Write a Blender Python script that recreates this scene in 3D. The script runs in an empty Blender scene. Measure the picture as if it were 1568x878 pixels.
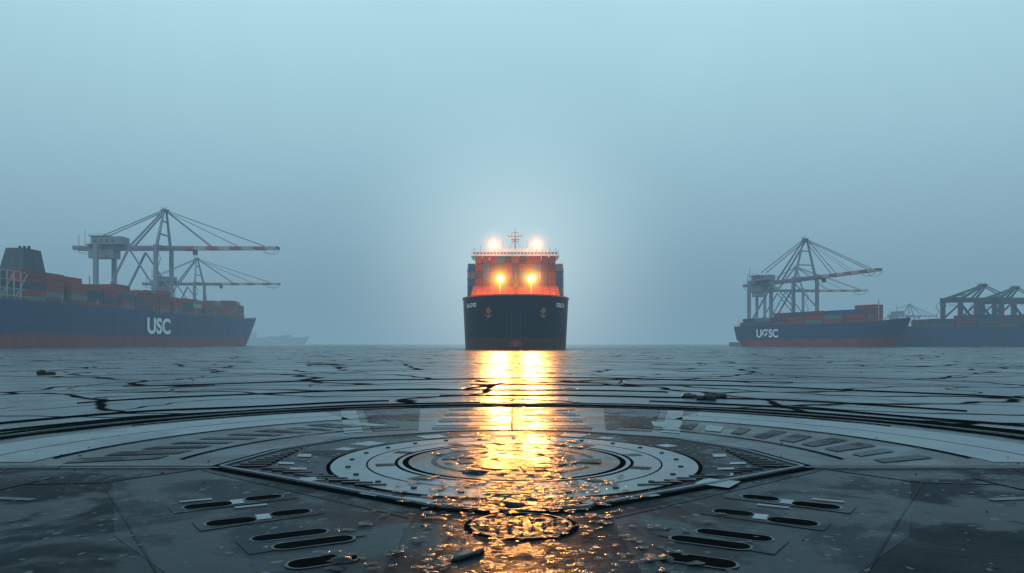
import bpy, math, random, bmesh
from mathutils import Vector, Matrix
random.seed(7)
scene=bpy.context.scene
scene.view_settings.view_transform='Standard'
scene.view_settings.look='None'
scene.view_settings.exposure=0
R=math.radians

# ---------------------------------------------------------------- materials
def newmat(name):
    m=bpy.data.materials.new(name); m.use_nodes=True
    nt=m.node_tree; b=nt.nodes['Principled BSDF']
    return m,nt,b
def N(nt,t,**kw):
    n=nt.nodes.new(t)
    for k,v in kw.items(): setattr(n,k,v)
    return n
def noise(nt,vec,scale,detail=4,rough=0.55,dist=0.0):
    n=N(nt,'ShaderNodeTexNoise'); n.inputs['Scale'].default_value=scale
    n.inputs['Detail'].default_value=detail; n.inputs['Roughness'].default_value=rough
    n.inputs['Distortion'].default_value=dist
    if vec is not None: nt.links.new(vec,n.inputs['Vector'])
    return n.outputs['Fac']
def mrange(nt,v,a,b,c,d,smooth=False):
    n=N(nt,'ShaderNodeMapRange')
    if smooth: n.interpolation_type='SMOOTHSTEP'
    for i,x in zip(('From Min','From Max','To Min','To Max'),(a,b,c,d)): n.inputs[i].default_value=x
    nt.links.new(v,n.inputs['Value']); return n.outputs['Result']
def mth(nt,op,a,b=None):
    n=N(nt,'ShaderNodeMath',operation=op)
    for i,x in enumerate((a,b)):
        if x is None: continue
        if isinstance(x,(int,float)): n.inputs[i].default_value=x
        else: nt.links.new(x,n.inputs[i])
    return n.outputs[0]
def mixc(nt,f,a,b):
    n=N(nt,'ShaderNodeMix',data_type='RGBA')
    if isinstance(f,(int,float)): n.inputs[0].default_value=f
    else: nt.links.new(f,n.inputs[0])
    for i,x in ((6,a),(7,b)):
        if isinstance(x,tuple): n.inputs[i].default_value=(x[0],x[1],x[2],1)
        else: nt.links.new(x,n.inputs[i])
    return n.outputs[2]
def bump(nt,h,strength,dist,prev=None):
    n=N(nt,'ShaderNodeBump'); n.inputs['Strength'].default_value=strength; n.inputs['Distance'].default_value=dist
    nt.links.new(h,n.inputs['Height'])
    if prev is not None: nt.links.new(prev,n.inputs['Normal'])
    return n.outputs['Normal']

def paint(name,col,rough=0.5,metal=0.0,grime=0.35,scale=0.3,spec=0.4):
    m,nt,b=newmat(name)
    tc=N(nt,'ShaderNodeTexCoord'); mp=N(nt,'ShaderNodeMapping')
    mp.inputs['Scale'].default_value=(1,1,0.35)
    nt.links.new(tc.outputs['Object'],mp.inputs['Vector'])
    n1=noise(nt,mp.outputs[0],scale,5,0.65)
    f=mrange(nt,n1,0.35,0.7,0,grime)
    dk=tuple(c*0.35+0.006 for c in col)
    nt.links.new(mixc(nt,f,tuple(col),dk),b.inputs['Base Color'])
    nt.links.new(mrange(nt,n1,0.3,0.7,rough-0.1,min(1,rough+0.2)),b.inputs['Roughness'])
    b.inputs['Metallic'].default_value=metal
    b.inputs['Specular IOR Level'].default_value=spec
    return m
def container_mat(name,col):
    m,nt,b=newmat(name)
    tc=N(nt,'ShaderNodeTexCoord')
    n1=noise(nt,tc.outputs['Object'],0.6,4,0.7)
    sx=N(nt,'ShaderNodeSeparateXYZ'); nt.links.new(tc.outputs['Object'],sx.inputs[0])
    s=mth(nt,'ADD',sx.outputs[0],sx.outputs[1])
    w=mth(nt,'SINE',mth(nt,'MULTIPLY',s,2*math.pi/0.42))
    c=mixc(nt,mrange(nt,n1,0.4,0.75,0,0.6),tuple(col),tuple(x*0.4+0.01 for x in col))
    c2=mixc(nt,mrange(nt,w,-1,1,0.0,0.22),c,tuple(x*0.25 for x in col))
    nt.links.new(c2,b.inputs['Base Color'])
    b.inputs['Roughness'].default_value=0.6
    b.inputs['Specular IOR Level'].default_value=0.25
    nt.links.new(bump(nt,w,0.5,0.03),b.inputs['Normal'])
    return m
def emis(name,col,s):
    m=bpy.data.materials.new(name); m.use_nodes=True; nt=m.node_tree
    nt.nodes.remove(nt.nodes['Principled BSDF'])
    e=N(nt,'ShaderNodeEmission'); e.inputs[0].default_value=(*col,1); e.inputs[1].default_value=s
    nt.links.new(e.outputs[0],nt.nodes['Material Output'].inputs[0]); return m

M={}
M['hull_navy']=paint('hull_navy_paint',(0.018,0.038,0.115),0.5,grime=0.35,scale=0.12,spec=0.12)
M['hull_black']=paint('hull_dark_paint',(0.010,0.016,0.036),0.4,grime=0.5,scale=0.25,spec=0.25)
M['boot']=paint('antifouling_red',(0.22,0.034,0.032),0.7,grime=0.7,scale=0.2,spec=0.1)
M['boot_dark']=paint('antifouling_dark',(0.09,0.014,0.014),0.6,grime=0.7,scale=0.25)
M['deck']=paint('deck_paint',(0.05,0.06,0.065),0.7)
M['orange']=paint('orange_paint',(0.72,0.085,0.012),0.55,grime=0.35,scale=0.8,spec=0.25)
M['rustline']=paint('rust_rail',(0.5,0.14,0.04),0.6,grime=0.5)
M['rust']=paint('rusty_anchor',(0.30,0.12,0.04),0.6,grime=0.6,scale=2)
M['white']=paint('white_paint',(0.72,0.72,0.70),0.5,grime=0.25)
M['lettering']=paint('white_lettering',(0.8,0.82,0.84),0.5,grime=0.15)
M['glass']=paint('bridge_glass',(0.01,0.015,0.02),0.12,grime=0.1)
M['funnel']=paint('funnel_paint',(0.012,0.022,0.05),0.5)
M['yellow']=paint('mast_yellow',(0.75,0.35,0.04),0.5,grime=0.3)
M['crane']=paint('crane_grey',(0.16,0.185,0.24),0.5,grime=0.35,scale=0.15)
M['crane_d']=paint('crane_steel_dark',(0.045,0.055,0.075),0.6,grime=0.4)
M['crane_b']=paint('crane_blue',(0.014,0.025,0.07),0.5,grime=0.4)
M['stripe_red']=paint('stripe_red',(0.40,0.055,0.05),0.5,grime=0.3)
M['stripe_white']=paint('stripe_white',(0.5,0.51,0.54),0.5,grime=0.3)
M['quay']=paint('quay_concrete',(0.16,0.17,0.17),0.8,grime=0.6)
M['fender']=paint('rubber',(0.012,0.012,0.013),0.7)
CC={'c_red':(0.25,0.030,0.028),'c_red2':(0.15,0.024,0.03),'c_blue':(0.022,0.055,0.18),'c_navy':(0.02,0.035,0.08),
    'c_grey':(0.13,0.15,0.165),'c_white':(0.36,0.37,0.38),'c_orange':(0.48,0.070,0.012),'c_green':(0.03,0.08,0.07),
    'c_fire':(0.45,0.042,0.008),'c_rust':(0.20,0.028,0.015)}
for k,v in CC.items(): M[k]=container_mat(k,v)

# ---------------------------------------------------------------- mesh builder
class MB:
    def __init__(s): s.v=[];s.f=[];s.m=[];s.mats=[]
    def mi(s,k):
        if k not in s.mats: s.mats.append(k)
        return s.mats.index(k)
    def quadbox(s,P,k):
        b=len(s.v); s.v+= [tuple(p) for p in P]; i=s.mi(k)
        for f in ((0,3,2,1),(4,5,6,7),(0,1,5,4),(1,2,6,5),(2,3,7,6),(3,0,4,7)):
            s.f.append(tuple(b+j for j in f)); s.m.append(i)
    def box(s,x0,x1,y0,y1,z0,z1,k):
        s.quadbox([(x0,y0,z0),(x1,y0,z0),(x1,y1,z0),(x0,y1,z0),(x0,y0,z1),(x1,y0,z1),(x1,y1,z1),(x0,y1,z1)],k)
    def beam(s,p,q,w,h,k,w2=None,h2=None):
        p=Vector(p);q=Vector(q);d=(q-p).normalized()
        up=Vector((0,0,1)) if abs(d.z)<0.95 else Vector((1,0,0))
        a=d.cross(up).normalized(); c=a.cross(d).normalized()
        w2=w if w2 is None else w2; h2=h if h2 is None else h2
        P=[p-a*w/2-c*h/2,p+a*w/2-c*h/2,p+a*w/2+c*h/2,p-a*w/2+c*h/2,
           q-a*w2/2-c*h2/2,q+a*w2/2-c*h2/2,q+a*w2/2+c*h2/2,q-a*w2/2+c*h2/2]
        s.quadbox(P,k)
    def cyl(s,p,q,r,k,n=10,r2=None):
        p=Vector(p);q=Vector(q);d=(q-p).normalized(); r2=r if r2 is None else r2
        up=Vector((0,0,1)) if abs(d.z)<0.95 else Vector((1,0,0))
        a=d.cross(up).normalized(); c=a.cross(d).normalized(); b=len(s.v); i=s.mi(k)
        for j in range(n):
            t=2*math.pi*j/n; s.v.append(tuple(p+(a*math.cos(t)+c*math.sin(t))*r))
        for j in range(n):
            t=2*math.pi*j/n; s.v.append(tuple(q+(a*math.cos(t)+c*math.sin(t))*r2))
        for j in range(n):
            s.f.append((b+j,b+(j+1)%n,b+n+(j+1)%n,b+n+j)); s.m.append(i)
        s.f.append(tuple(b+j for j in reversed(range(n)))); s.m.append(i)
        s.f.append(tuple(b+n+j for j in range(n))); s.m.append(i)
    def poly(s,P,k):
        b=len(s.v); s.v+=[tuple(p) for p in P]; s.f.append(tuple(range(b,b+len(P)))); s.m.append(s.mi(k))
    def annulus(s,cx,cy,r0,r1,z,k,a0=0,a1=2*math.pi,n=96,jit=0):
        for j in range(n):
            t=a0+(a1-a0)*j/n; u=a0+(a1-a0)*(j+1)/n
            s.poly([(cx+r0*math.cos(t),cy+r0*math.sin(t),z),(cx+r1*math.cos(t),cy+r1*math.sin(t),z),
                    (cx+r1*math.cos(u),cy+r1*math.sin(u),z),(cx+r0*math.cos(u),cy+r0*math.sin(u),z)],k)
    def build(s,name,parent=None,smooth=False,bevel=0):
        me=bpy.data.meshes.new(name); me.from_pydata(s.v,[],s.f)
        for k in s.mats: me.materials.append(M[k])
        me.polygons.foreach_set('material_index',s.m)
        if smooth: me.polygons.foreach_set('use_smooth',[True]*len(s.f))
        me.update()
        o=bpy.data.objects.new(name,me); scene.collection.objects.link(o)
        if parent is not None: o.parent=parent
        return o
def empty(name,loc,rz=0):
    e=bpy.data.objects.new(name,None); e.location=loc; e.rotation_euler=(0,0,rz)
    e.empty_display_size=2; scene.collection.objects.link(e); return e

# ---------------------------------------------------------------- hull
class Hull:
    def __init__(s,L,B,H,tb=0.8,rake=9,flare=0.55,fine=0.85,full=0.5,boot=4,sheer=2.0,pb=2.2):
        s.__dict__.update(dict(L=L,B=B,H=H,tb=tb,rake=rake,flare=flare,fine=fine,full=full,boot=boot,sheer=sheer,pb=pb))
    def top(s,t): return s.H+s.sheer*max(0,(t-0.75)/0.25)**2
    def pt(s,t,zf):
        z=-2+(s.top(t)+2)*zf
        xe=s.L-s.rake*(1-zf)**1.3; xs=4*(1-zf)
        x=xs+(xe-xs)*t
        f=1.0
        if t>s.tb:
            u=(t-s.tb)/(1-s.tb)
            q=s.fine+(s.full-s.fine)*zf
            f=max(0,1-u**s.pb)**q
        if t<0.12:
            f*=0.72+0.28*math.sin(t/0.12*math.pi/2) if zf>0.35 else 0.35+0.65*math.sin(t/0.12*math.pi/2)
        return x,s.B/2*f*(0.965+0.035*zf),z
    def bow_x(s,y,z):
        zf=(z+2)/(s.H+s.sheer+2); lo,hi=s.tb,1.0
        for _ in range(40):
            m=(lo+hi)/2
            if s.pt(m,zf)[1]>abs(y): lo=m
            else: hi=m
        return s.pt(lo,zf)[0]
    def build(s,root,mh,mb):
        ts=[0,0.01,0.03,0.06,0.09,0.12]+[0.12+(s.tb-0.12)*i/12 for i in range(1,13)]
        nb=26; ts+=[s.tb+(1-s.tb)*(1-(1-i/nb)**1.7) for i in range(1,nb+1)]
        zb=(s.boot+2)/(s.H+2)
        zs=[0,zb*0.5,zb]+[zb+(1-zb)*i/8 for i in range(1,9)]
        v=[];f=[];m=[]
        for sd in (-1,1):
            for t in ts:
                for z in zs:
                    x,y,zz=s.pt(t,z); v.append((x,sd*y,zz))
        nz=len(zs);nt_=len(ts)
        for si in (0,1):
            o=si*nt_*nz
            for i in range(nt_-1):
                for j in range(nz-1):
                    a=o+i*nz+j; q=(a,a+nz,a+nz+1,a+1)
                    f.append(q if si==0 else q[::-1]); m.append(1 if j<2 else 0)
        for j in range(nz-1):
            f.append((j,j+1,nt_*nz+j+1,nt_*nz+j)); m.append(1 if j<2 else 0)
        me=bpy.data.meshes.new('hull'); me.from_pydata(v,[],f)
        me.materials.append(M[mh]); me.materials.append(M[mb])
        me.polygons.foreach_set('material_index',m); me.polygons.foreach_set('use_smooth',[True]*len(f)); me.update()
        o=bpy.data.objects.new('hull',me); scene.collection.objects.link(o); o.parent=root
        d=MB()
        for i in range(nt_-1):
            P=[]
            for t in (ts[i],ts[i+1]):
                x,y,z=s.pt(t,0.93); P.append((x,y*0.995,z))
            d.poly([(P[0][0],-P[0][1],P[0][2]),(P[1][0],-P[1][1],P[1][2]),(P[1][0],P[1][1],P[1][2]),(P[0][0],P[0][1],P[0][2])],'deck')
        d.build('deck',root)
        return ts

def text(root,body,size,loc,rot,mat='lettering',bold=0.02,sx=1):
    c=bpy.data.curves.new('lettering','FONT'); c.body=body; c.size=size; c.extrude=0.02; c.offset=bold
    c.align_x='CENTER'; c.align_y='CENTER'
    o=bpy.data.objects.new('lettering',c); scene.collection.objects.link(o); o.parent=root
    o.location=loc; o.rotation_euler=rot; o.scale=(sx,1,1); c.materials.append(M[mat]); return o
def rails(mb,pts,h=1.1,step=2.0,k='white',t=0.07,mid=1):
    for a,b in zip(pts[:-1],pts[1:]):
        a=Vector(a);b=Vector(b);L=(b-a).length; n=max(1,int(L/step))
        for j in range(1,mid+2): mb.beam(a+Vector((0,0,h*j/(mid+1))),b+Vector((0,0,h*j/(mid+1))),t,t,k)
        for i in range(n+1):
            p=a+(b-a)*i/n; mb.beam(p,p+Vector((0,0,h)),t,t,k)

# ================================================================ CENTRE SHIP
CX=1.2
root=empty('container_ship',(CX,372,0),-math.pi/2)     # local +x -> world -Y
L=158; H=Hull(L,34.6,16.1,tb=0.86,rake=5,fine=0.62,full=0.42,boot=3.6,sheer=0.3,pb=2.4)
ts=H.build(root,'hull_black','boot_dark')
b=MB()
for sd in (-1,1):
    for t0,t1 in zip(ts[:-1],ts[1:]):
        x0,y0,z0=H.pt(t0,1);x1,y1,z1=H.pt(t1,1)
        b.beam((x0,sd*y0,z0+0.1),(x1,sd*y1,z1+0.1),0.4,0.42,'orange')
b.build('bulwark_rail',root)
b=MB()
for i in range(8):
    a0=i/8;a1=(i+1)/8
    b.cyl((L-7+9*a0,0,0.9),(L-7+9*a1,0,0.9),2.3*math.sqrt(max(0.02,1-a0**2.5)),'boot',14,2.3*math.sqrt(max(0.004,1-a1**2.5)))
b.build('bulbous_bow',root,smooth=True)
b=MB(); 
for z in range(2,16):
    b.beam((H.bow_x(0.01,z)+0.12,0,z),(H.bow_x(0.01,z+1)+0.12,0,z+1),0.22,0.3,'hull_navy')
b.build('stem_bar',root)
b=MB()
for sd in (-1,1):
    y=sd*8.3; z=11.2; x=H.bow_x(8.3,z)+0.25
    b.cyl((x-0.8,y,z+0.6),(x+0.3,y,z+0.6),0.85,'rust',14)
    b.beam((x+0.6,y,z+0.9),(x+0.6,y,z-1.5),0.35,0.35,'rust')
    b.beam((x+0.5,y,z-1.5),(x+0.6,y-1.1,z-0.5),0.45,0.45,'rust',0.15,0.15)
    b.beam((x+0.5,y,z-1.5),(x+0.6,y+1.1,z-0.5),0.45,0.45,'rust',0.15,0.15)
b.build('anchors',root)
for sd,tx in ((-1,'LLOYD'),(1,'OSLO')):
    ya=13.4; z=13.6; x=H.bow_x(ya,z)
    xp=H.bow_x(ya+0.3,z)-H.bow_x(ya-0.3,z)
    n=Vector((0.6,-sd*xp,0)).normalized()
    text(root,tx,1.8,(x+n.x*0.45,sd*ya+n.y*0.45,z),(R(90),0,math.atan2(n.x,-n.y)),bold=0.02)
b=MB()
for sd in (-1,1):
    for k in range(9):
        z=3+k*0.9; y=sd*1.3; x=H.bow_x(1.3,z)+0.06
        b.box(x-0.1,x+0.06,y-0.14,y+0.14,z,z+0.28,'c_grey')
b.build('draft_marks',root)
b=MB()
zb=15.0
P=[(128,-16.4,zb),(134,-15.6,zb),(134,15.6,zb),(128,16.4,zb),(125.6,-14.8,21.4),(127.3,-14.2,21.4),(127.3,14.2,21.4),(125.6,14.8,21.4)]
b.quadbox(P,'orange')
for i in range(-6,7):
    y=i*2.2
    b.beam((134.15,y*1.08,zb+0.2),(127.5,y,21.3),0.25,0.3,'orange')
b.beam((127.5,-14.4,21.5),(127.5,14.4,21.5),0.3,0.3,'rustline')
b.build('breakwater',root)
b=MB()
for y in (-7,7):
    b.cyl((139,y-1.6,16.0),(139,y+1.6,16.0),1.1,'orange',14)
    b.box(137.5,140.5,y-2.3,y-1.8,15,17,'orange'); b.box(137.5,140.5,y+1.8,y+2.3,15,17,'orange')
    for x in (144,148): b.cyl((x,y,15),(x,y,16.6),0.35,'rust',10)
b.build('windlasses',root)
b=MB()
b.beam((136,-1.0,15),(136,0,25.5),0.5,0.6,'yellow',0.25,0.3)
b.beam((136,1.0,15),(136,0,25.5),0.5,0.6,'yellow',0.25,0.3)
b.beam((134.6,0,15),(136,0,25.5),0.6,0.6,'yellow',0.25,0.3)
for z in (18,20,22): 
    w=1.0*(25.5-z)/10.5; b.beam((136,-w,z),(136,w,z),0.15,0.15,'yellow')
b.beam((136,0,25.5),(136,0,27.2),0.12,0.12,'yellow')
b.build('foremast',root)
pal_c=['c_fire','c_fire','c_orange','c_rust','c_rust','c_red','c_grey','c_red','c_orange']
pal_o=['c_blue','c_navy','c_blue','c_blue','c_navy','c_grey']
b=MB()
w=2.56
def bay(x0,inner,outer,zbase):
    for r in range(13):
        y=(r-6)*w
        edge=(r<1 or r>11)
        T=outer if edge else inner
        for k in range(T):
            pal=pal_o if edge or (r in(1,11) and k<2) else pal_c
            if k in (2,3) and 3<=r<=9 and random.random()<0.4: pal=['c_white','c_grey','c_rust','c_white']
            b.box(x0,x0+12.2,y-1.17,y+1.17,zbase+k*2.68,zbase+k*2.68+2.54,random.choice(pal))
bay(112.6,6,5,16.3)
random.seed(11)
for x0 in (78,64.8,51.6,38.4,25.2): bay(x0,random.choice((4,5)),4,16.3)
b.build('containers',root)
b=MB()
for r in range(14):
    y=(r-6.5)*w
    b.beam((125.1,y,15.2),(125.1,y,19.5 if 0<r<13 else 28),0.14,0.14,'c_navy')
    for k in range(1,6):
        if 0<r:
            for oy in (0.95,1.6): b.beam((124.9,y-oy,16.3+k*2.68-2.5),(124.9,y-oy,16.3+k*2.68-0.3),0.07,0.05,'c_navy')
for z in (18.9,21.6,24.2,26.9):
    b.beam((125.15,-16.8,z),(125.15,-14,z),0.12,0.25,'c_navy'); b.beam((125.15,14,z),(125.15,16.8,z),0.12,0.25,'c_navy')
b.build('lashing_bridge',root)
b=MB()
b.box(97,110.5,-13.5,13.5,15,31.2,'white')
b.box(98,111,-14.2,14.2,29.9,32.0,'c_rust')
b.box(99,111.4,-14.0,14.0,32.0,33.8,'c_orange')
for i in range(-10,11):
    b.box(111.4,111.48,i*1.28-0.5,i*1.28+0.5,32.5,33.4,'glass')
b.box(98,112.0,-16.2,16.2,33.8,34.3,'white')
b.box(98.2,111.8,-16.0,16.0,34.3,35.5,'white')
for i in range(-12,13):
    b.box(111.8,111.86,i*1.24-0.42,i*1.24+0.42,34.6,35.15,'c_grey')
rails(b,[(112,-16,35.5),(112,16,35.5)],1.1,1.6,'white',0.07)
rails(b,[(98,-16,35.5),(98,16,35.5)],1.1,1.6,'white',0.07)
b.box(100,108,-5,5,35.5,37.0,'white')
b.build('bridge_house',root)
b=MB()
b.beam((106,0,37),(106,0,44.8),0.7,0.7,'rustline',0.18,0.18)
b.beam((106,-2.6,41.9),(106,2.6,41.9),0.26,0.26,'rustline')
b.beam((106,-1.7,40),(106,1.7,40),0.3,0.2,'rustline')
b.beam((106,-1.2,43.3),(106,1.2,43.3),0.18,0.18,'rustline')
for y in (-2.6,2.6,-1.3,1.3): b.beam((106,y,41.7),(106,y,42.9),0.16,0.16,'rustline')
b.beam((106,-2.4,37),(106,0,41),0.16,0.16,'rustline'); b.beam((106,2.4,37),(106,0,41),0.16,0.16,'rustline')
b.beam((107,-1.5,40.6),(107,1.5,40.6),0.35,0.4,'rustline')
for y,h in ((-6.8,42.0),(-4.6,40.5),(4.4,40.8),(6.6,41.6),(-13,38.6),(13,38.6),(-15.4,38),(15.4,38)): b.beam((104,y,35.5),(104,y,h),0.13,0.13,'c_grey')
b.build('radar_mast',root)
b=MB()
b.box(8,22,-12,12,15,24,'white'); b.box(10,19,-4,4,24,33,'funnel')
b.build('aft_house',root)
warm=(1.0,0.37,0.07)
M['lamp_lens']=emis('lamp_lens',(1.0,0.60,0.22),60)
lamps=[(112.6,-7.7,37.7,1.0),(112.6,7.7,37.7,1.0),(134.5,-5.2,23.4,1.0),(134.5,5.2,23.4,1.0)]
b=MB(); e=MB()
for x,y,z,s in lamps:
    base=35.5 if z>30 else 15
    b.beam((x-0.7,y,base),(x-0.7,y,z+0.6),0.3,0.3,'yellow')
    b.cyl((x-0.8,y,z),(x+0.0,y,z),0.6,'yellow',14,0.95)
    e.cyl((x+0.02,y,z),(x+0.12,y,z),0.86,'lamp_lens',18)
    for a in (-1,1): b.beam((x-0.5,y+a*1.1,z-0.9),(x-0.5,y+a*1.1,z+0.3),0.12,0.12,'c_grey')
b.build('floodlight_housings',root); e.build('floodlight_lenses',root)
for i,(x,y,z,s) in enumerate(lamps):
    ld=bpy.data.lights.new('floodlight','SPOT'); ld.energy=125000; ld.color=warm
    ld.shadow_soft_size=0.6; ld.spot_size=R(110); ld.spot_blend=0.6
    o=bpy.data.objects.new('floodlight_beam',ld); scene.collection.objects.link(o); o.parent=root
    o.location=(x+0.9,y,z)
    d=Vector((1,0,-0.10)); o.rotation_euler=d.to_track_quat('-Z','Y').to_euler()
    ld=bpy.data.lights.new('floodlight_spill','POINT'); ld.energy=6000 if z<30 else 1200; ld.color=(1,0.42,0.12)
    ld.shadow_soft_size=0.3
    o=bpy.data.objects.new('floodlight_spill',ld); scene.collection.objects.link(o); o.parent=root
    o.location=(x+0.6,y,z+(-0.2 if z<30 else 1.3))

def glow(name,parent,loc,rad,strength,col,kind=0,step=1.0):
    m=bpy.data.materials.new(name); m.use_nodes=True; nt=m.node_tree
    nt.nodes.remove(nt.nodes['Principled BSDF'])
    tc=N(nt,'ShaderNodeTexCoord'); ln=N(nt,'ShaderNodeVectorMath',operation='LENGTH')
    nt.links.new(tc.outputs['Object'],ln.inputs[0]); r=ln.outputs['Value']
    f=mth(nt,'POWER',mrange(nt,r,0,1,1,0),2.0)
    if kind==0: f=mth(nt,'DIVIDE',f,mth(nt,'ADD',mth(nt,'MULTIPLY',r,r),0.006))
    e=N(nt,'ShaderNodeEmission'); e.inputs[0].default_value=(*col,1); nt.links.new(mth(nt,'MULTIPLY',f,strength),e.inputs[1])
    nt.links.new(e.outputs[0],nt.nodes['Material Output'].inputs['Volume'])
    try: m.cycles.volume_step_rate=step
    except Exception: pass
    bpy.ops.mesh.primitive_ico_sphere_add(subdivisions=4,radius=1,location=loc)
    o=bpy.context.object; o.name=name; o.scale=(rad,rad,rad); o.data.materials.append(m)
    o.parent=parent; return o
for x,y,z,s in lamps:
    glow('emissive_lamp_glow',root,(x+0.5,y,z),8.5 if z>30 else 9.0,0.022 if z>30 else 0.042,(1.0,0.36,0.055))  # self-emitting sphere per lamp, standing in for lamp light scattered in fog
glow('emissive_ship_halo',root,(92,0,31),82,0.0088,(0.70,0.74,0.68),1,2.5)  # broad self-emitting sphere added as a halo around the ship

# ================================================================ STS crane
def sts(name,loc,rz,Hb,Ha,outr,back,G,W,mat='crane',sc=1.0,house=True,seg=9,lean=2.0):
    root=empty(name,loc,rz); a=MB()
    lw=2.2*sc
    for y in (-W/2,W/2):
        a.beam((0,y,0),(0,y,Hb+1),lw,lw,mat)
        a.beam((-G,y,0),(-G,y,Hb+(2 if house else 0)),lw,lw*1.2,mat)
        a.beam((-G,y,Hb*0.26),(0,y,Hb*0.26),1.6*sc,2.2*sc,mat)
        a.beam((-G,y,Hb*0.28),(-G*0.45,y,Hb-1.5),1.0*sc,1.2*sc,mat)
        a.beam((-G*0.45,y,Hb-1.5),(0,y,Hb*0.55),0.8*sc,0.9*sc,mat)
        for x in (0,-G):
            a.box(x-4*sc,x+4*sc,y-1.0*sc,y+1.0*sc,0.3,2.4*sc,'crane_d')
    for x in (0,-G):
        a.beam((x,-W/2,Hb*0.26),(x,W/2,Hb*0.26),1.6*sc,2.2*sc,mat)
        a.beam((x,-W/2,Hb+0.5),(x,W/2,Hb+0.5),1.6*sc,2.0*sc,mat)
        a.beam((x,-W/2,3),(x,W/2,3),1.2*sc,1.8*sc,mat)
    a.build('portal_frame',root)
    a=MB()
    for y in (-2.6*sc,2.6*sc):
        a.beam((-back,y,Hb),(6,y,Hb),1.2*sc,2.8*sc,mat)
        n=seg; x0=6
        for i in range(n):
            xa=x0+(outr-x0)*i/n; xb=x0+(outr-x0)*(i+1)/n
            k=mat if i<1 else ('stripe_white','stripe_red')[i%2]
            if mat=='crane_b': k=mat
            h=2.6*sc*(1-0.3*i/n); h2=2.6*sc*(1-0.3*(i+1)/n)
            a.beam((xa,y,Hb),(xb,y,Hb),1.0*sc,h,k,1.0*sc,h2)
    for i in range(int((back+outr)/6)):
        x=-back+3+i*6; a.beam((x,-2.6*sc,Hb-0.3),(x,2.6*sc,Hb-0.3),0.6*sc,0.8*sc,mat)
    rails(a,[(-back,-4*sc,Hb-0.6),(outr,-4*sc,Hb-0.6)],1.3,3,mat,0.12*sc+0.05)
    a.beam((outr,-3*sc,Hb+0.3),(outr,3*sc,Hb+0.3),1.0*sc,1.6*sc,'crane_d')
    a.beam((-back,-3*sc,Hb+0.3),(-back,3*sc,Hb+0.3),1.0*sc,2.6*sc,mat)
    for s_ in (-1,1):
        for xe,dr in ((outr,-1),(-back,1)):
            for i in range(6):
                t0=i/6*math.pi;t1=(i+1)/6*math.pi
                a.beam((xe+dr*(5-5*math.cos(t0)),s_*3*sc,Hb-1-2.8*sc*math.sin(t0)),(xe+dr*(5-5*math.cos(t1)),s_*3*sc,Hb-1-2.8*sc*math.sin(t1)),0.2,0.2,'crane_d')
    a.build('boom',root)
    a=MB()
    ap=(-lean,0,Ha)
    for y in (-1,1):
        a.beam((0,y*W/2*0.9,Hb),(ap[0],y*1.6*sc,Ha),1.6*sc,1.6*sc,mat,1.0*sc,1.0*sc)
        a.beam((-G*0.55,y*2.6*sc,Hb+1),(ap[0]-1,y*1.4*sc,Ha-1),1.1*sc,1.1*sc,mat,0.8*sc,0.8*sc)
        for fx in (0.42,0.9): a.beam((ap[0],y*1.4*sc,Ha),(outr*fx,y*2.6*sc,Hb+1),0.36*sc,0.45*sc,'crane_d')
        a.beam((ap[0],y*1.4*sc,Ha-0.5),(outr*0.66,y*2.6*sc,Hb+1),0.2*sc,0.24*sc,'crane_d')
        a.beam((ap[0],y*1.4*sc,Ha),(-back*0.68,y*2.6*sc,Hb+(8 if house else 1)),0.5*sc,0.6*sc,mat)
    for f in (0.35,0.7):
        z=Hb+(Ha-Hb)*f; yy=(W/2*0.9)*(1-f)+1.6*sc*f
        a.beam((-lean*f,-yy,z),(-lean*f,yy,z),0.8*sc,0.9*sc,mat)
    a.beam((-lean,-2.6*sc,Ha+0.3),(-lean,2.6*sc,Ha+0.3),2.2*sc,0.9*sc,mat)
    a.beam((-lean-3*sc,0,Ha),(-lean+3*sc,0,Ha),1.6*sc,0.5*sc,mat)
    rails(a,[(-lean-2.6*sc,-2*sc,Ha+0.6),(-lean+2.6*sc,-2*sc,Ha+0.6)],1.2,1.5,mat,0.1)
    for i in range(8):
        z0=3+(Hb-4)*i/8; z1=3+(Hb-4)*(i+1)/8
        a.beam((1.6*sc+(2.4 if i%2 else 0),-W/2-1.6,z0),(1.6*sc+(0 if i%2 else 2.4),-W/2-1.6,z1),0.5,0.2,'crane_d')
    a.build('a_frame_and_stays',root)
    a=MB()
    if house:
        hx0,hx1=-G-10*sc,-G+14*sc
        a.box(hx0+3,hx1,-5*sc,5*sc,Hb+2.2,Hb+7.5*sc,mat)
        a.box(hx0+2,hx1-8,-5.6*sc,5.6*sc,Hb+7.5*sc,Hb+7.5*sc+0.5,'crane_d')
        a.box(hx0+1,hx1-6,-4.5*sc,4.5*sc,Hb-7*sc,Hb-1.4,mat)
        a.box(hx0,hx1+2,-6.5*sc,6.5*sc,Hb+1.6,Hb+2.1,'crane_d')
        rails(a,[(hx0,-6.4*sc,Hb+2.1),(hx1+2,-6.4*sc,Hb+2.1)],1.3,2.5,mat,0.1)
        rails(a,[(hx0+2,-5.5*sc,Hb+7.5*sc+.5),(hx1-8,-5.5*sc,Hb+7.5*sc+.5)],1.3,2.5,mat,0.1)
        for i in range(4): a.box(hx0+5+i*4*sc,hx0+7+i*4*sc,-5*sc-0.08,-5*sc,Hb+3.5,Hb+5.5,'crane_d')
        a.beam((-back+2,0,Hb+1),(-back+2,0,Hb+9),0.25,0.25,'crane_d'); a.beam((-back+8,-3,Hb+2),(-back+8,-3,Hb+12),0.2,0.2,'crane_d')
    xt=outr*0.22
    a.box(xt-3*sc,xt+3*sc,-2.2*sc,2.2*sc,Hb-1.6*sc,Hb-0.9,'crane_d')
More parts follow.
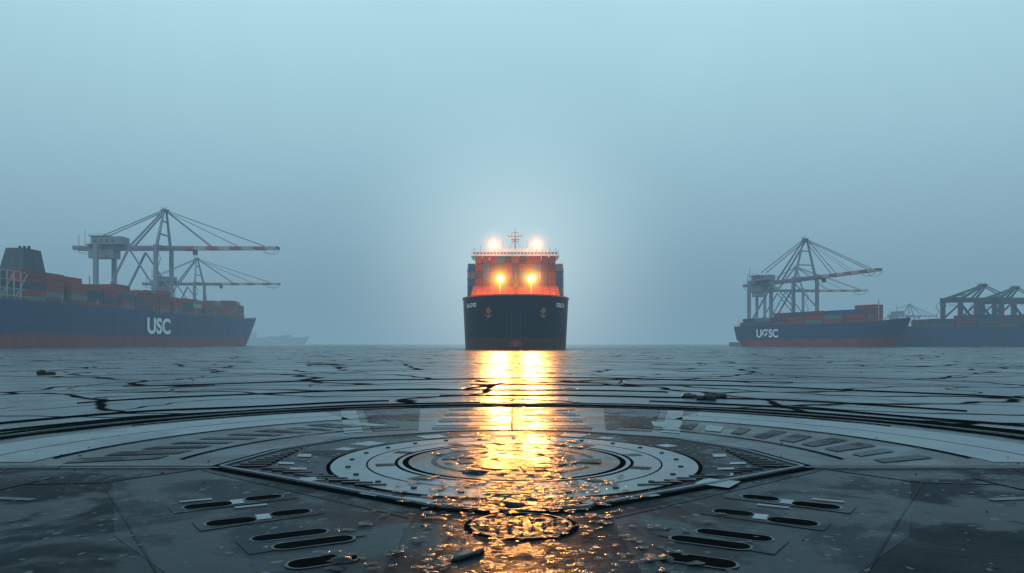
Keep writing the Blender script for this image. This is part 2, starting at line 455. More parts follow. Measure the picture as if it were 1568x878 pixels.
    a.box(xt+3.2*sc,xt+5.6*sc,-1.2*sc,1.2*sc,Hb-4.6*sc,Hb-1.7*sc,'crane_d')
    a.build('machinery_and_trolley',root)
    return root
sts('harbour_crane',(-238,486,3),0,64,90,78,60,40,22,lean=-1.0)
sts('harbour_crane',(-247,562,3),0,46,66,63,44,30,18,sc=0.75)
sts('harbour_crane',(193,468,3),R(-71.7),41.5,67.5,60,62,46,19,sc=0.8,lean=0)
sts('harbour_crane',(228,566,3),0,41,60,54,34,30,18,sc=0.7)
sts('harbour_crane',(449,800,3),0,30,43,28,26,18,12,sc=0.6)
for x,y in ((309,500),(346,520)):
    r=sts('gantry_crane',(x,y,3),R(180),29.5,40,5,60,28,20,mat='crane_b',sc=1.1,house=False,seg=2,lean=22)

# ================================================================ left ship
pal=['c_red2','c_red','c_red','c_red2','c_red2','c_grey','c_grey','c_navy','c_white','c_red','c_rust','c_blue']
root=empty('container_ship',(-216,230,0),R(90))
HL=Hull(358,32,19.5,tb=0.80,rake=16,fine=1.0,full=0.55,boot=5.8,sheer=3.5)
HL.build(root,'hull_navy','boot')
random.seed(5)
b=MB()
heights=[5,5,5,4,4,5,4,4,5,4,4,4,4,4,3,4,5,5]
x=64; i=0
while x<310:
    h=heights[i%len(heights)]
    rows=12 if x<262 else (10 if x<285 else 8)
    hs=[max(1,h-(1 if random.random()<0.18 else 0)) for _ in range(rows)]
    z0=19.2 if x<265 else 20.2
    for rr in range(rows):
        y=(rr-(rows-1)/2)*2.56
        if 68<x+6<92 and abs(y)<7: continue
        base=random.choice(pal)
        for k in range(hs[rr]):
            if 0<rr<rows-1 and k<hs[rr]-2: continue
            col=base if random.random()<0.35 else random.choice(pal)
            if k>=3 and i<6: col=random.choice(['c_red','c_red2'])
            b.box(x,x+12.2,y-1.22,y+1.22,z0+k*2.68,z0+k*2.68+2.54,col)
    x+=13.4 if i%2 else 12.5
    if i in (1,4,8,11,14): x+=4
    i+=1
b.build('containers',root)
b=MB()
b.box(76,94,-6.5,6.5,18,33,'funnel')
b.quadbox([(76,-5,33),(92,-5,33),(92,5,33),(76,5,33),(79,-4,43.5),(90,-4,43.5),(90,4,43.5),(79,4,43.5)],'funnel')
for yy in (-2,0,2): b.cyl((85,yy,43.5),(85,yy,45),0.6,'fender')
b.build('funnel',root)
b=MB()
for x in range(40,63,4):
    b.beam((x,-15.7,18.5),(x,-15.7,31),0.35,0.35,'c_white')
for z in (21,24,27.5,31): b.beam((38,-15.7,z),(63,-15.7,z),0.25,0.3,'c_white')
for x in range(40,58,8): b.beam((x,-15.7,19),(x+8,-15.7,30.5),0.2,0.2,'c_white')
b.box(38,62,-13,13,18,24,'c_grey')
b.box(10,30,-15,15,18,46,'white')
for z in range(22,46,3): b.box(12,28,-15.06,-15,z,z+1.2,'glass')
b.build('deckhouse',root)
b=MB()
pts=[HL.pt(t,1) for t in [0.02+i*0.03 for i in range(33)]]
rails(b,[(p[0],-p[1],p[2]) for p in pts],1.3,4,'c_grey',0.14)
b.beam((335,0,22),(335,0,31),0.5,0.5,'c_grey'); b.beam((330,0,22),(334,0,28),0.3,0.3,'c_grey')
for xx in range(60,330,27):
    b.beam((xx,-15.4,19),(xx,-15.4,23),0.4,0.4,'c_white')
for xx in (110,196,240): b.beam((xx,-14,19),(xx,-14,34),0.3,0.3,'c_grey')
for z in (8.5,13.0): b.box(60,280,-16.0,-15.85,z,z+0.18,'hull_black')
for xx in range(50,300,9): b.box(xx,xx+1.2,-16.05,-15.9,17.4,17.9,'hull_black')
b.build('deck_fittings',root)
text(root,'USC',12,(173,-16.1,11.3),(R(90),0,0),bold=0.4,sx=1.2)

# ================================================================ right ship
dx,dy=52,-103; ang=math.atan2(dy,dx)
root=empty('container_ship',(156,481,0),ang)
HR=Hull(119,22,13.2,tb=0.76,rake=11,fine=0.95,full=0.55,boot=4.6,sheer=2.4)
HR.build(root,'hull_navy','boot')
random.seed(21); b=MB()
xs=[8,21,34,47,60,73,86]
for j,x in enumerate(xs):
    h=[2,2,3,3,3,3,4][j]
    rows=8 if x<80 else 6
    for rr in range(rows):
        y=(rr-(rows-1)/2)*2.56
        hh=max(1,h-(random.random()<0.3))
        for k in range(hh):
            b.box(x,x+12.2,y-1.22,y+1.22,13.0+k*2.68,13.0+k*2.68+2.54,random.choice(pal))
b.build('containers',root)
b=MB()
pts=[HR.pt(t,1) for t in [0.02+i*0.035 for i in range(28)]]
for sd in (-1,1): rails(b,[(p[0],sd*p[1],p[2]) for p in pts],1.2,3,'c_grey',0.13)
b.beam((101,0,14),(101,0,26),0.4,0.4,'c_white'); b.beam((101,-2,22),(101,2,22),0.2,0.2,'c_white')
b.box(2,7,-7,7,12,18,'white')
b.box(20,100,-11.08,-10.9,10.6,10.8,'c_grey')
b.build('deck_fittings',root)
text(root,'U\u00d8SC',7.0,(32,-11.14,8.0),(R(90),0,0),bold=0.18,sx=0.95)

root=empty('container_ship',(392,432,0),R(180))
H2=Hull(172,26,11.5,tb=0.84,rake=10,fine=0.95,full=0.55,boot=1.5,sheer=1.5)
H2.build(root,'hull_navy','hull_navy')
b=MB()
for j in range(10):
    x=12+j*13.2; h=random.choice((1,2,2,3))
    for rr in range(9):
        y=(rr-4)*2.56
        for k in range(h): b.box(x,x+12.2,y-1.22,y+1.22,11.3+k*2.68,11.3+k*2.68+2.58,random.choice(['c_navy','c_navy','c_red2','c_green']))
b.build('containers',root)
b=MB(); rails(b,[(5,12.5,11.5),(150,12.5,11.5)],1.2,3,'c_grey',0.13); b.build('deck_rail',root)

for (x,y,l,rz) in ((-955,2540,230,0.0),(830,2600,100,math.pi)):
    root=empty('cargo_ship',(x,y,0) if rz==0 else (x+l,y,0),rz)
    HF=Hull(l,32,23,rake=16,boot=2,sheer=5); HF.build(root,'hull_navy','hull_navy')
    b=MB()
    b.box(l*0.04,l*0.17,-12,12,20,46,'c_grey'); b.box(l*0.06,l*0.10,-3,3,46,56,'c_grey')
    for q in range(5):
        h=(5,9,9,13,5)[q]; b.box(l*(0.24+q*0.12),l*(0.34+q*0.12),-14,14,20,20+h,'c_navy')
    b.beam((l*0.9,0,24),(l*0.9,0,42),0.8,0.8,'c_grey')
    b.build('superstructure',root)

def quay(name,cx,cy,sx,sy,rz):
    r=empty(name,(cx,cy,0),rz); b=MB()
    b.box(-sx/2,sx/2,-sy/2,sy/2,-3,3,'quay'); b.build('quay_deck',r)
    b=MB()
    n=int(sy/12)
    for i in range(n): 
        y=-sy/2+6+i*12
        b.box(sx/2,sx/2+0.8,y-0.8,y+0.8,0.4,2.6,'fender'); b.cyl((sx/2-1.2,y+3,3),(sx/2-1.2,y+3,3.7),0.35,'fender')
    b.build('fenders_and_bollards',r)
quay('quay',-325,430,180,360,0)
quay('quay',190,505,46,54,R(18))
quay('quay',250,572,100,50,0)
quay('quay',345,515,120,50,0)
quay('quay',449,800,60,50,0)

# ================================================================ GROUND
def pos(nt):
    g=N(nt,'ShaderNodeNewGeometry'); return g.outputs['Position']
m,nt,bs=newmat('water_floes'); M['water']=m
P=pos(nt)
nz=N(nt,'ShaderNodeTexNoise'); nz.inputs['Scale'].default_value=0.12; nz.inputs['Detail'].default_value=3.5; nt.links.new(P,nz.inputs['Vector'])
wv=N(nt,'ShaderNodeVectorMath',operation='MULTIPLY_ADD'); nt.links.new(nz.outputs['Color'],wv.inputs[0]); wv.inputs[1].default_value=(10,10,0); nt.links.new(P,wv.inputs[2])
ws=N(nt,'ShaderNodeVectorMath',operation='MULTIPLY_ADD'); nt.links.new(nz.outputs['Color'],ws.inputs[0]); ws.inputs[1].default_value=(4,4,0); nt.links.new(P,ws.inputs[2])
st=N(nt,'ShaderNodeVectorMath',operation='MULTIPLY'); nt.links.new(wv.outputs[0],st.inputs[0]); st.inputs[1].default_value=(0.38,1,1)
def crack(scale,wid,vec):
    v=N(nt,'ShaderNodeTexVoronoi',feature='DISTANCE_TO_EDGE',voronoi_dimensions='2D'); v.inputs['Scale'].default_value=scale
    nt.links.new(vec,v.inputs['Vector']); return mrange(nt,v.outputs['Distance'],wid*0.4,wid,1,0,True)
def rings(cx,cy,freq,wid,vec,gsc,glo):
    dv=N(nt,'ShaderNodeVectorMath',operation='DISTANCE'); nt.links.new(vec,dv.inputs[0]); dv.inputs[1].default_value=(cx,cy,0)
    s=mth(nt,'ABSOLUTE',mth(nt,'SINE',mth(nt,'MULTIPLY',dv.outputs['Value'],freq)))
    g=mrange(nt,noise(nt,P,gsc,2),glo,glo+0.06,0,1)
    return mth(nt,'MULTIPLY',mrange(nt,s,wid*0.4,wid,1,0,True),g)
c1=crack(0.09,0.026,wv.outputs[0])
c3=crack(0.13,0.026,st.outputs[0])
c4=rings(7.5,17,0.9,0.08,wv.outputs[0],0.11,0.46)
c5=rings(2,11,0.62,0.065,ws.outputs[0],0.07,0.42)
c6=rings(-22,30,0.8,0.075,wv.outputs[0],0.09,0.50)
vc=N(nt,'ShaderNodeTexVoronoi',feature='F1',voronoi_dimensions='2D'); vc.inputs['Scale'].default_value=0.09; nt.links.new(wv.outputs[0],vc.inputs['Vector'])
sepc=N(nt,'ShaderNodeSeparateColor'); nt.links.new(vc.outputs['Color'],sepc.inputs[0])
cr=mth(nt,'MAXIMUM',mth(nt,'MAXIMUM',c1,c6),mth(nt,'MAXIMUM',c3,mth(nt,'MAXIMUM',c4,c5)))
n3=noise(nt,P,0.6,6,0.7)
patch=mrange(nt,noise(nt,P,0.09,4,0.6,0.6),0.42,0.6,0,1)
col=mixc(nt,mrange(nt,n3,0.35,0.7,0,1),(0.028,0.044,0.058),(0.07,0.10,0.128))
col=mixc(nt,mth(nt,'MULTIPLY',patch,0.6),col,(0.020,0.031,0.041))
col=mixc(nt,mth(nt,'MULTIPLY',sepc.outputs[0],0.35),col,(0.10,0.14,0.175))
col=mixc(nt,cr,col,(0.004,0.006,0.009))
nt.links.new(col,bs.inputs['Base Color'])
rg=mrange(nt,n3,0.3,0.7,0.15,0.34)
rg=mth(nt,'ADD',rg,mth(nt,'MULTIPLY',cr,0.3)); nt.links.new(rg,bs.inputs['Roughness'])
spb=mth(nt,'ADD',mth(nt,'MULTIPLY',patch,-0.12),0.21)
spb=mth(nt,'ADD',spb,mrange(nt,sepc.outputs[1],0,1,-0.05,0.05))
sp=mth(nt,'MULTIPLY',spb,mrange(nt,cr,0,1,1,0.0)); nt.links.new(sp,bs.inputs['Specular IOR Level'])
n4=noise(nt,P,5,3,0.6)
hh=mth(nt,'SUBTRACT',n3,mth(nt,'MULTIPLY',cr,0.8))
bn=bump(nt,hh,0.6,0.06); bn=bump(nt,n4,0.6,0.03,bn); nt.links.new(bn,bs.inputs['Normal'])

def ground_mat(name,ca,cb,r0,r1,spec,bumpd,fine=22,wet=0.5,drops=1.0,thr=0.55,wetspec=0.0,bspec=0.3):
    m,nt,bs=newmat(name); P=pos(nt)
    a=noise(nt,P,1.1,6,0.7); f=noise(nt,P,fine,4,0.65); w=noise(nt,P,0.7,5,0.65,0.5)
    wm=mrange(nt,w,wet-0.05,wet+0.05,0,1,True)
    col=mixc(nt,mrange(nt,a,0.3,0.7,0,1),ca,cb)
    col=mixc(nt,mrange(nt,f,0.4,0.75,0,0.5),col,tuple(x*0.4 for x in ca))
    col=mixc(nt,mth(nt,'MULTIPLY',wm,0.5),col,tuple(x*0.5 for x in ca))
    nt.links.new(col,bs.inputs['Base Color'])
    ro=mrange(nt,wm,0,1,r1,r0)
    sp=mth(nt,'ADD',mth(nt,'MULTIPLY',wm,wetspec),spec)
    bn=bump(nt,a,0.5,0.03); bn=bump(nt,f,0.6,bumpd,bn)
    if drops>0:
        pj=N(nt,'ShaderNodeVectorMath',operation='MULTIPLY_ADD'); 
        pn=N(nt,'ShaderNodeTexNoise'); pn.inputs['Scale'].default_value=9; pn.inputs['Detail'].default_value=1; nt.links.new(P,pn.inputs['Vector'])
        nt.links.new(pn.outputs['Color'],pj.inputs[0]); pj.inputs[1].default_value=(0.1,0.1,0); nt.links.new(P,pj.inputs[2])
        vo=N(nt,'ShaderNodeTexVoronoi',feature='F1',voronoi_dimensions='2D'); vo.inputs['Scale'].default_value=9; nt.links.new(pj.outputs[0],vo.inputs['Vector'])
        sc_=N(nt,'ShaderNodeSeparateColor'); nt.links.new(vo.outputs['Color'],sc_.inputs[0])
        rad=mrange(nt,sc_.outputs[0],thr,1,0.0,0.36)
        dome=mth(nt,'MAXIMUM',mth(nt,'SUBTRACT',mth(nt,'MULTIPLY',rad,rad),mth(nt,'MULTIPLY',vo.outputs['Distance'],vo.outputs['Distance'])),0.0)
        dm=mrange(nt,dome,0.0,0.01,0,1)
        ro=mth(nt,'ADD',mth(nt,'MULTIPLY',ro,mth(nt,'SUBTRACT',1.0,dm)),mth(nt,'MULTIPLY',dm,0.2))
        sp=mth(nt,'ADD',sp,mth(nt,'MULTIPLY',dm,bspec))
        bn=bump(nt,dome,1.0,0.055*drops,bn)
    nt.links.new(ro,bs.inputs['Roughness']); nt.links.new(sp,bs.inputs['Specular IOR Level'])
    nt.links.new(bn,bs.inputs['Normal'])
    M[name]=m
ground_mat('paving_light',(0.10,0.145,0.18),(0.16,0.21,0.25),0.16,0.42,0.32,0.004,thr=0.85)
ground_mat('paving_mid',(0.030,0.042,0.054),(0.058,0.077,0.094),0.16,0.42,0.15,0.005,thr=0.8)
ground_mat('asphalt_wet',(0.010,0.015,0.021),(0.026,0.034,0.043),0.18,0.5,0.010,0.006,fine=30,thr=0.85,wetspec=0.025,bspec=0.2)
ground_mat('asphalt_worn',(0.018,0.026,0.034),(0.038,0.049,0.060),0.2,0.5,0.02,0.006,fine=30,thr=0.85,wetspec=0.02,bspec=0.2)
ground_mat('inlay_dark',(0.005,0.008,0.012),(0.012,0.016,0.022),0.16,0.4,0.02,0.005,thr=0.6,bspec=0.25)
ground_mat('iron',(0.010,0.013,0.017),(0.022,0.027,0.034),0.18,0.4,0.06,0.004,drops=0)
ground_mat('groove',(0.003,0.004,0.005),(0.006,0.007,0.008),0.6,0.9,0.0,0.004,drops=0)
ground_mat('steel_edge',(0.08,0.105,0.13),(0.14,0.175,0.20),0.25,0.45,0.2,0.003,drops=0)
ground_mat('marking',(0.15,0.20,0.25),(0.25,0.31,0.36),0.25,0.5,0.2,0.003,drops=0)
ground_mat('stone',(0.010,0.013,0.017),(0.024,0.029,0.035),0.2,0.4,0.12,0.006,drops=0)
m,nt,bs=newmat('puddle'); P=pos(nt)
bs.inputs['Base Color'].default_value=(0.005,0.007,0.010,1); bs.inputs['Roughness'].default_value=0.18; bs.inputs['Specular IOR Level'].default_value=0.20
f1=noise(nt,P,10,3,0.55); f2=noise(nt,P,26,2,0.5)
nt.links.new(bump(nt,f2,1.0,0.012,bump(nt,f1,1.0,0.055)),bs.inputs['Normal']); M['puddle']=m

b=MB(); S=9000
b.poly([(-S,-200,0),(S,-200,0),(S,2*S,0),(-S,2*S,0)],'water'); b.build('water')

C=(0,9.6)
pav=empty('pavement',(0,0,0))
b=MB()
b.annulus(C[0],C[1],0,8.9,0.05,'paving_mid',n=128)
b.annulus(C[0],C[1],8.9,9.6,0.046,'asphalt_wet',n=128)
for j in range(128):
    t=2*math.pi*j/128;u=2*math.pi*(j+1)/128;r=9.6
    b.poly([(C[0]+r*math.cos(t),C[1]+r*math.sin(t),-0.05),(C[0]+r*math.cos(u),C[1]+r*math.sin(u),-0.05),(C[0]+r*math.cos(u),C[1]+r*math.sin(u),0.046),(C[0]+r*math.cos(t),C[1]+r*math.sin(t),0.046)],'groove')
b.build('paved_disc',pav)
b=MB()
b.poly([(-90,-40,0.056),(90,-40,0.056),(90,9.12,0.056),(-90,9.12,0.056)],'asphalt_wet')
b.poly([(-90,9.12,-0.05),(90,9.12,-0.05),(90,9.12,0.056),(-90,9.12,0.056)],'groove')
b.build('apron',pav)
# worn bands and seams of the apron
b=MB()
for sx in (-1,1):
    b.poly([(sx*0.9,6.55,0.0585),(sx*3.95,9.0,0.0585),(sx*4.6,8.2,0.0585),(sx*3.3,5.9,0.0585),(sx*1.9,4.4,0.0585),(sx*0.9,4.4,0.0585)][::sx],'asphalt_worn')
    for p,q in (((0.95,6.5),(3.9,8.95)),((4.0,9.0),(4.7,8.15)),((4.7,8.15),(1.95,4.2)),((4.7,8.15),(9.5,7.6)),((6.4,9.05),(5.2,4.5))):
        b.beam((sx*p[0],p[1],0.060),(sx*q[0],q[1],0.060),0.018,0.006,'inlay_dark')
b.build('apron_panels',pav)
b=MB()
for sx in (-1,1):
    x=3.75*sx
    while abs(x)<60:
        x2=x+sx*random.uniform(1.5,3.2)
        b.box(min(x,x2-sx*0.02),max(x,x2-sx*0.02),9.08,9.13,0.05,0.075+random.uniform(-.004,.004),'steel_edge')
        b.box(min(x,x2),max(x,x2),9.135,9.22,0.04,0.07,'groove')
        x=x2
b.build('expansion_joint',pav)
b=MB()
def wob_ring(r,wd,h,k,a0,a1,n=90,amp=0.05,z0=0.02,cc=None):
    c_=cc or C
    ph=random.random()*6
    pr=None
    for j in range(n+1):
        t=a0+(a1-a0)*j/n; rr=r+amp*math.sin(t*5+ph)+amp*0.5*math.sin(t*13+ph*2)
        taper=min(1,8*j/n+0.15,8*(n-j)/n+0.15)
        p=(c_[0]+rr*math.cos(t),c_[1]+rr*math.sin(t),z0+h/2)
        if pr: b.beam(pr,p,wd*taper,h,k)
        pr=p
wob_ring(9.45,0.14,0.06,'groove',R(5),R(175),amp=0.06)
wob_ring(9.2,0.05,0.06,'steel_edge',R(5),R(175),amp=0.03)
wob_ring(8.95,0.09,0.05,'groove',R(3),R(177),amp=0.04,z0=0.03)
wob_ring(8.55,0.06,0.02,'groove',R(30),R(150),amp=0.03,z0=0.045)
wob_ring(10.1,0.14,0.03,'groove',R(12),R(84),amp=0.14,z0=0)
wob_ring(10.3,0.14,0.03,'groove',R(95),R(170),amp=0.14,z0=0)
wob_ring(11.3,0.18,0.03,'groove',R(20),R(70),amp=0.22,z0=0)
wob_ring(11.6,0.18,0.03,'groove',R(108),R(165),amp=0.28,z0=0)
wob_ring(13.4,0.18,0.03,'groove',R(35),R(100),amp=0.3,z0=0)
wob_ring(16.0,0.2,0.03,'groove',R(70),R(140),amp=0.4,z0=0)
wob_ring(19.5,0.25,0.03,'groove',R(30),R(95),amp=0.6,z0=0)
wob_ring(24,0.3,0.03,'groove',R(60),R(130),amp=0.8,z0=0)
b.build('curved_ribs',pav)
z1=0.060
b=MB()
for sx in (-1,1):
    b.poly([(sx*1.75,13.3,z1-.004),(sx*2.55,13.0,z1-.004),(sx*3.6,17.2,z1-.004),(sx*2.3,17.8,z1-.004)][::sx],'inlay_dark')
    b.poly([(sx*2.7,12.9,z1-.004),(sx*3.0,12.7,z1-.004),(sx*4.1,17.0,z1-.004),(sx*3.75,17.1,z1-.004)][::sx],'paving_light')
    for i in range(7):
        y=13.4+i*0.62
        b.poly([(sx*(0.25),y,z1-.004),(sx*1.5,y-0.05,z1-.004),(sx*1.55,y+0.3,z1-.004),(sx*0.25,y+0.36,z1-.004)][::sx],'paving_light' if i%2 else 'inlay_dark')
b.box(-0.012,0.012,13.2,18.3,0.05,0.064,'groove')
for i in range(60):
    a=R(i*6+1.5); 
    if not(0.02<math.sin(a)): continue
    if 62<i*6<118: continue
    r0=4.9+0.1*random.random(); r1=5.7+0.35*random.random(); aw=R(random.uniform(1.6,2.9))
    skew=R(4)
    k=random.choice(['inlay_dark','inlay_dark','asphalt_worn','paving_light'])
    b.poly([(C[0]+r0*math.cos(a-aw),C[1]+r0*math.sin(a-aw),z1),(C[0]+r1*math.cos(a-aw+skew),C[1]+r1*math.sin(a-aw+skew),z1),
            (C[0]+r1*math.cos(a+aw*0.5+skew),C[1]+r1*math.sin(a+aw*0.5+skew),z1),(C[0]+r0*math.cos(a+aw*0.5),C[1]+r0*math.sin(a+aw*0.5),z1)],k)
b.annulus(C[0],C[1],6.5,8.3,z1-0.004,'paving_light',R(0),R(58),40)
b.annulus(C[0],C[1],6.5,8.3,z1-0.004,'paving_light',R(122),R(180),40)
for r in (6.38,4.55,7.35):
    b.annulus(C[0],C[1],r,r+(0.07 if r!=7.35 else 0.025),z1-0.001,'groove',R(3),R(62),40)
    b.annulus(C[0],C[1],r,r+(0.07 if r!=7.35 else 0.025),z1-0.001,'groove',R(118),R(177),40)
b.build('paving_inlays',pav)

hatch=empty('deck_hatch',(0,0,0))
zp=0.075
ol=[(0,6.72),(0.7,6.9),(3.75,9.15),(3.45,10.6),(2.7,11.9),(1.1,12.85),(0,13.0)]
ol=ol+[(-x,y) for x,y in ol[-2:0:-1]]
b=MB(); b.poly([(x,y,zp) for x,y in ol],'inlay_dark')
for (p,q) in zip(ol,ol[1:]+ol[:1]):
    b.beam((p[0],p[1],zp),(q[0],q[1],zp),0.045,0.03,'steel_edge')
    b.beam((p[0]*1.03,(p[1]-9.6)*1.03+9.6,0.066),(q[0]*1.03,(q[1]-9.6)*1.03+9.6,0.066),0.09,0.012,'groove')
b.build('plate',hatch)
b=MB()
CC2=(0.03,9.65)
b.annulus(*CC2,1.5,2.42,zp+.004,'paving_light'); b.annulus(*CC2,0,1.42,zp+.004,'paving_mid'); b.annulus(*CC2,1.42,1.5,zp+.004,'groove')
b.annulus(*CC2,2.42,2.47,zp+.006,'groove'); b.annulus(*CC2,1.95,1.97,zp+.008,'groove'); b.annulus(*CC2,1.05,1.12,zp+.008,'inlay_dark',R(10),R(330))
for i in range(18):
    a=R(i*20+8); aw=R(random.uniform(5,14)); r0=random.uniform(0.25,0.95); r1=r0+random.uniform(0.15,0.42)
    b.annulus(*CC2,r0,r1,zp+.008+0.0007*i,'inlay_dark',a-aw,a+aw*2,8)
for i in range(10):
    a=R(i*36+14); b.annulus(*CC2,1.6,1.85,zp+.008,'inlay_dark',a-R(3),a+R(3),3)
b.annulus(*CC2,1.56,1.60,zp+.008,'groove')
for i in range(24):
    a=R(i*15); x=CC2[0]+2.2*math.cos(a);y=CC2[1]+2.2*math.sin(a); b.cyl((x,y,zp),(x,y,zp+0.02),0.035,'iron',8)
b.build('round_cover',hatch)
b=MB()
for i in range(28):
    a=R(i*360/28+4)
    d=Vector((math.cos(a),math.sin(a))); 
    if abs(d.x)>0.93: continue
    r0=2.6;r1=3.0 if i%2 else 2.85; aw=R(4.2 if i%2 else 2.6)
    if d.y<-0.6: r1=r0+0.12
    if i%7==3: continue
    Pq=[(CC2[0]+r*math.cos(a+s),CC2[1]+r*math.sin(a+s),zp+.004) for r,s in ((r0,-aw),(r1,-aw),(r1,aw),(r0,aw))]
    b.poly(Pq,'marking')
for sx in (-1,1):
    for (x,y,w_,d_) in ((2.95,9.35,0.22,0.16),(2.7,8.95,0.28,0.13),(2.45,8.55,0.3,0.1),(1.95,8.2,0.3,0.09),(2.9,10.0,0.2,0.25)):
        b.poly([(sx*(x-w_/2),y-d_/2,zp+.007),(sx*(x+w_/2),y-d_/2+0.04,zp+.007),(sx*(x+w_/2+.05),y+d_/2+.04,zp+.007),(sx*(x-w_/2+.05),y+d_/2,zp+.007)][::sx],'marking')
b.build('painted_blocks',hatch)
b=MB()
for sx in (-1,1):
    for i in range(10):
        y=9.1+i*0.17; x1=3.6-0.05*i
        b.box(min(sx*3.15,sx*x1),max(sx*3.15,sx*x1),y,y+0.05,zp,zp+0.018,'iron')
    for i in range(9):
        y=7.9+i*0.13; x1=1.75+(y-7.9)*1.35
        b.box(min(sx*(x1-0.35),sx*x1),max(sx*(x1-0.35),sx*x1),y,y+0.045,zp,zp+0.016,'iron')
b.build('grille_bars',hatch)

mh=empty('manhole_cover',(0.08,6.22,0.0)); b=MB(); z=0.064
b.annulus(0,0,0,0.40,z,'inlay_dark',n=48); b.annulus(0,0,0.40,0.42,z,'groove',n=48); b.annulus(0,0,0.42,0.445,z+0.010,'steel_edge',n=48); b.annulus(0,0,0.445,0.50,z,'groove',n=48)
for i in range(-3,4):
    for j in range(-3,4):
        x=i*0.1;y=j*0.1+ (0.05 if i%2 else 0)
        if x*x+y*y<0.36**2: b.cyl((x,y,z),(x,y,z+0.016),0.022,'puddle',8,0.006)
b.build('cover',mh)

def stadium(b,cx,cy,l,w_,rz,z,k,n=10):
    P=[]
    for s,off in ((1,0),(-1,math.pi)):
        for i in range(n+1):
            t=-math.pi/2+math.pi*i/n+off
            P.append((s*(l/2-w_/2)+w_/2*math.cos(t),w_/2*math.sin(t)))
    c,s_=math.cos(rz),math.sin(rz)
    b.poly([(cx+x*c-y*s_,cy+x*s_+y*c,z) for x,y in P],k)
def rrect(b,cx,cy,l,w_,rz,z,k):
    c,s_=math.cos(rz),math.sin(rz)
    b.poly([(cx+x*c-y*s_,cy+x*s_+y*c,z) for x,y in ((-l/2,-w_/2),(l/2,-w_/2),(l/2,w_/2),(-l/2,w_/2))],k)
for sx in (-1,1):
    dr=empty('drain_grate',(0,0,0)); b=MB()
    A=lambda dg: R(180)-R(dg) if sx>0 else R(dg)
    for (x,y,l,w_) in ((2.78,7.15,1.2,0.36),(2.3,6.5,1.1,0.36),(1.72,5.82,0.95,0.46)):
        rrect(b,sx*x,y,l,w_,A(35),0.065,'asphalt_worn')
    for (x,y,l,w_) in ((2.98,6.98,.44,.2),(2.56,7.33,.36,.18),(2.5,6.34,.42,.21),(2.08,6.68,.36,.19),(1.84,5.9,.6,.17),(1.58,5.68,.62,.17),(1.38,5.2,.5,.2)):
        stadium(b,sx*x,y,l+.05,w_+.05,A(28),0.068,'paving_mid'); stadium(b,sx*x,y,l,w_,A(28),0.071,'groove')
    for (x,y,l,w_) in ((2.76,7.14,.12,.2),(2.28,6.52,.12,.2),(2.55,6.95,.3,.06),(3.2,7.2,.3,.06)):
        rrect(b,sx*x,y,l,w_,A(28),0.0695,'marking')
    b.build('slots',dr)
b=MB()
for sx in (-1,1):
    for q,(x,y,l,w_,k) in enumerate(((5.1,7.3,0.45,0.10,'paving_mid'),(6.5,8.3,2.0,0.7,'inlay_dark'),(5.8,6.6,1.4,0.8,'inlay_dark'))):
        rrect(b,sx*x,y,l,w_,R(10)*sx,0.0635,k)
b.build('repair_patches',pav)

# puddles
random.seed(17)
b=MB()
def blob(cx,cy,rx,ry,z,k='puddle'):
    n=14; ph=[random.uniform(0,6.3) for _ in range(3)]; a0=random.uniform(-0.5,0.5)
    P=[]
    for i in range(n):
        t=2*math.pi*i/n; r=1+0.28*math.sin(2*t+ph[0])+0.2*math.sin(3*t+ph[1])+0.12*math.sin(5*t+ph[2])
        x=rx*r*math.cos(t); y=ry*r*math.sin(t)
        P.append((cx+x*math.cos(a0)-y*math.sin(a0),cy+x*math.sin(a0)+y*math.cos(a0),z))
    b.poly(P,k)
for i in range(560):
    y=random.uniform(4.6,8.2); x=random.gauss(0.08,0.55+0.05*(8-y)); s=random.choice((.015,.02,.025,.03,.035,.045,.055))
    if y>6.5+abs(x)*0.5: z=0.0925+0.00001*i
    else: z=0.0765+0.00001*i
    blob(x,y,s*1.3,s,z)
for i in range(60):
    y=random.uniform(8.2,12.4); x=random.gauss(0.05,0.6); s=random.choice((.04,.06,.08))
    blob(x,y,s*1.2,s*1.3,0.0985+0.00001*i)
b.build('puddles',pav)

def rock(bm,x,y,z,sx,sy,sz,sub=2):
    r=bmesh.ops.create_icosphere(bm,subdivisions=sub,radius=1)
    ph=[random.uniform(0,6) for _ in range(6)]; a=random.random()*6
    for v in r['verts']:
        c=v.co; k=1+0.22*math.sin(3*c.x+ph[0])+0.18*math.sin(4*c.y+ph[1])+0.14*math.sin(5*c.z+ph[2])+0.08*math.sin(9*c.x+ph[3])+random.uniform(-.04,.04)
        p=Vector((c.x*k*sx,c.y*k*sy,c.z*k*sz)); p.rotate(Matrix.Rotation(a,3,'Z')); v.co=p+Vector((x,y,z))
def rocks(name,lst,mat):
    bm=bmesh.new()
    for l in lst: rock(bm,*l)
    me=bpy.data.meshes.new(name); bm.to_mesh(me); bm.free(); me.materials.append(M[mat])
    me.polygons.foreach_set('use_smooth',[True]*len(me.polygons))
    o=bpy.data.objects.new(name,me); scene.collection.objects.link(o); return o
random.seed(3)
rocks('rubble',[(-1.25,5.2,.065,.13,.07,.03),(-.35,5.35,.065,.17,.08,.025),(0.05,6.95,.08,.15,.10,.025),(-.45,8.7,.085,.2,.16,.02),
    (1.15,5.25,.06,.12,.06,.025),(-.05,7.4,.08,.2,.1,.02)],'stone')
rocks('rubble',[(5.4+i*0.16+random.uniform(-.1,.1),21.3+random.uniform(-.5,.5),.05,random.uniform(.1,.22),random.uniform(.1,.3),random.uniform(.06,.13)) for i in range(7)],'stone')
rocks('rubble',[(-25.2,38,.05,.25,.3,.2),(-24.8,38.2,.05,.2,.2,.15)],'stone')
lst=[]
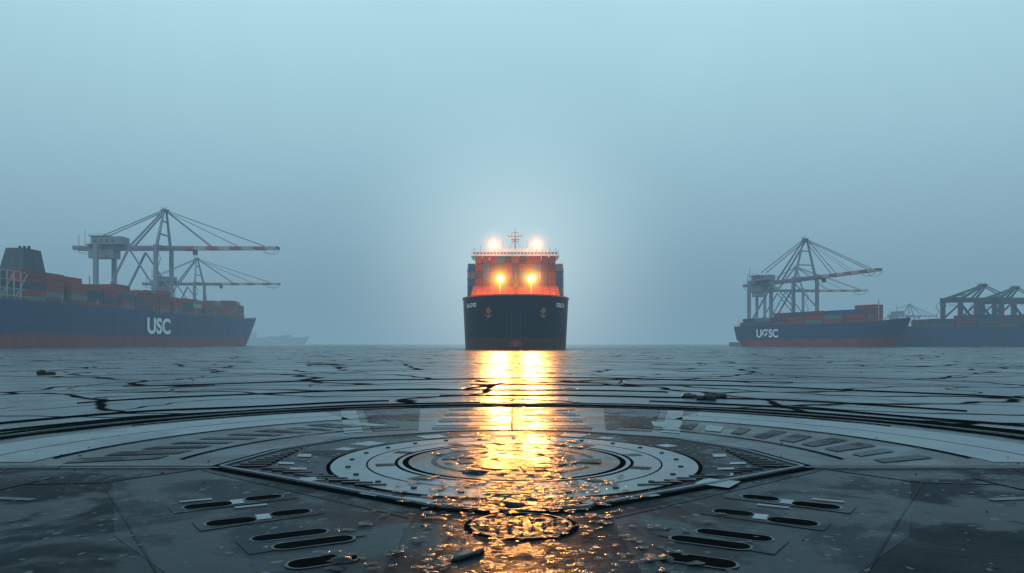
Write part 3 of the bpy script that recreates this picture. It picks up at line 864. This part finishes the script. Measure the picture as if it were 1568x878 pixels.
for i in range(70):
    y=random.uniform(4.6,16); x=random.uniform(-7,7); s=random.choice((.008,.01,.012,.016))
    lst.append((x,y,.06,s*1.8,s,s*.4,1))
rocks('gravel',lst,'stone')

# ================================================================ FOG
m=bpy.data.materials.new('fog'); m.use_nodes=True; nt=m.node_tree; nt.nodes.remove(nt.nodes['Principled BSDF'])
SIG=0.00056; FC=(0.192,0.335,0.43)
ab=N(nt,'ShaderNodeVolumeAbsorption'); ab.inputs['Color'].default_value=(0,0,0,1); ab.inputs['Density'].default_value=SIG
em=N(nt,'ShaderNodeEmission'); em.inputs[0].default_value=(*FC,1); em.inputs[1].default_value=SIG  # haze glows in a set colour, standing in for scattered sky light
ad=N(nt,'ShaderNodeAddShader'); nt.links.new(ab.outputs[0],ad.inputs[0]); nt.links.new(em.outputs[0],ad.inputs[1])
nt.links.new(ad.outputs[0],nt.nodes['Material Output'].inputs['Volume']); M['fog']=m
b=MB(); b.box(-7000,7000,-1500,7000,-5,385,'fog'); b.build('fog')

# ================================================================ WORLD
wd=bpy.data.worlds.new('World'); scene.world=wd; wd.use_nodes=True; nt=wd.node_tree
bg=nt.nodes['Background']
AZ=205; EL=42
sky=N(nt,'ShaderNodeTexSky'); sky.sky_type='NISHITA'; sky.sun_disc=False
sky.sun_elevation=R(EL); sky.sun_rotation=R(AZ); sky.dust_density=4; sky.air_density=1.2
tc=N(nt,'ShaderNodeTexCoord'); sx=N(nt,'ShaderNodeSeparateXYZ'); nt.links.new(tc.outputs['Generated'],sx.inputs[0])
vg=mixc(nt,mrange(nt,sx.outputs[2],0.0,0.45,0,1),(3.2,5.7,7.1),(9.2,14.8,16.2))
cl=noise(nt,tc.outputs['Generated'],1.6,4,0.5)
vg2=mixc(nt,mrange(nt,cl,0.35,0.7,0,0.25),vg,(4.8,7.8,9.0))
mx=mixc(nt,0.88,sky.outputs[0],vg2)
nt.links.new(mx,bg.inputs['Color']); bg.inputs['Strength'].default_value=0.08

sl=bpy.data.lights.new('sun','SUN'); sl.energy=0.55; sl.angle=R(25); sl.color=(1,0.97,0.93)
so=bpy.data.objects.new('sun',sl); scene.collection.objects.link(so)
az=R(AZ); el=R(EL)
d=-Vector((math.sin(az)*math.cos(el),math.cos(az)*math.cos(el),math.sin(el)))
so.rotation_euler=d.to_track_quat('-Z','Y').to_euler(); so.location=(0,0,100)

# ================================================================ CAMERA
cd=bpy.data.cameras.new('camera'); cam=bpy.data.objects.new('camera',cd); scene.collection.objects.link(cam)
cam.location=(0,0,1.65); cam.rotation_euler=(R(90),0,0)
cd.lens=25; cd.sensor_width=36; cd.shift_y=88/1568; cd.clip_end=30000; cd.clip_start=0.05
scene.camera=cam
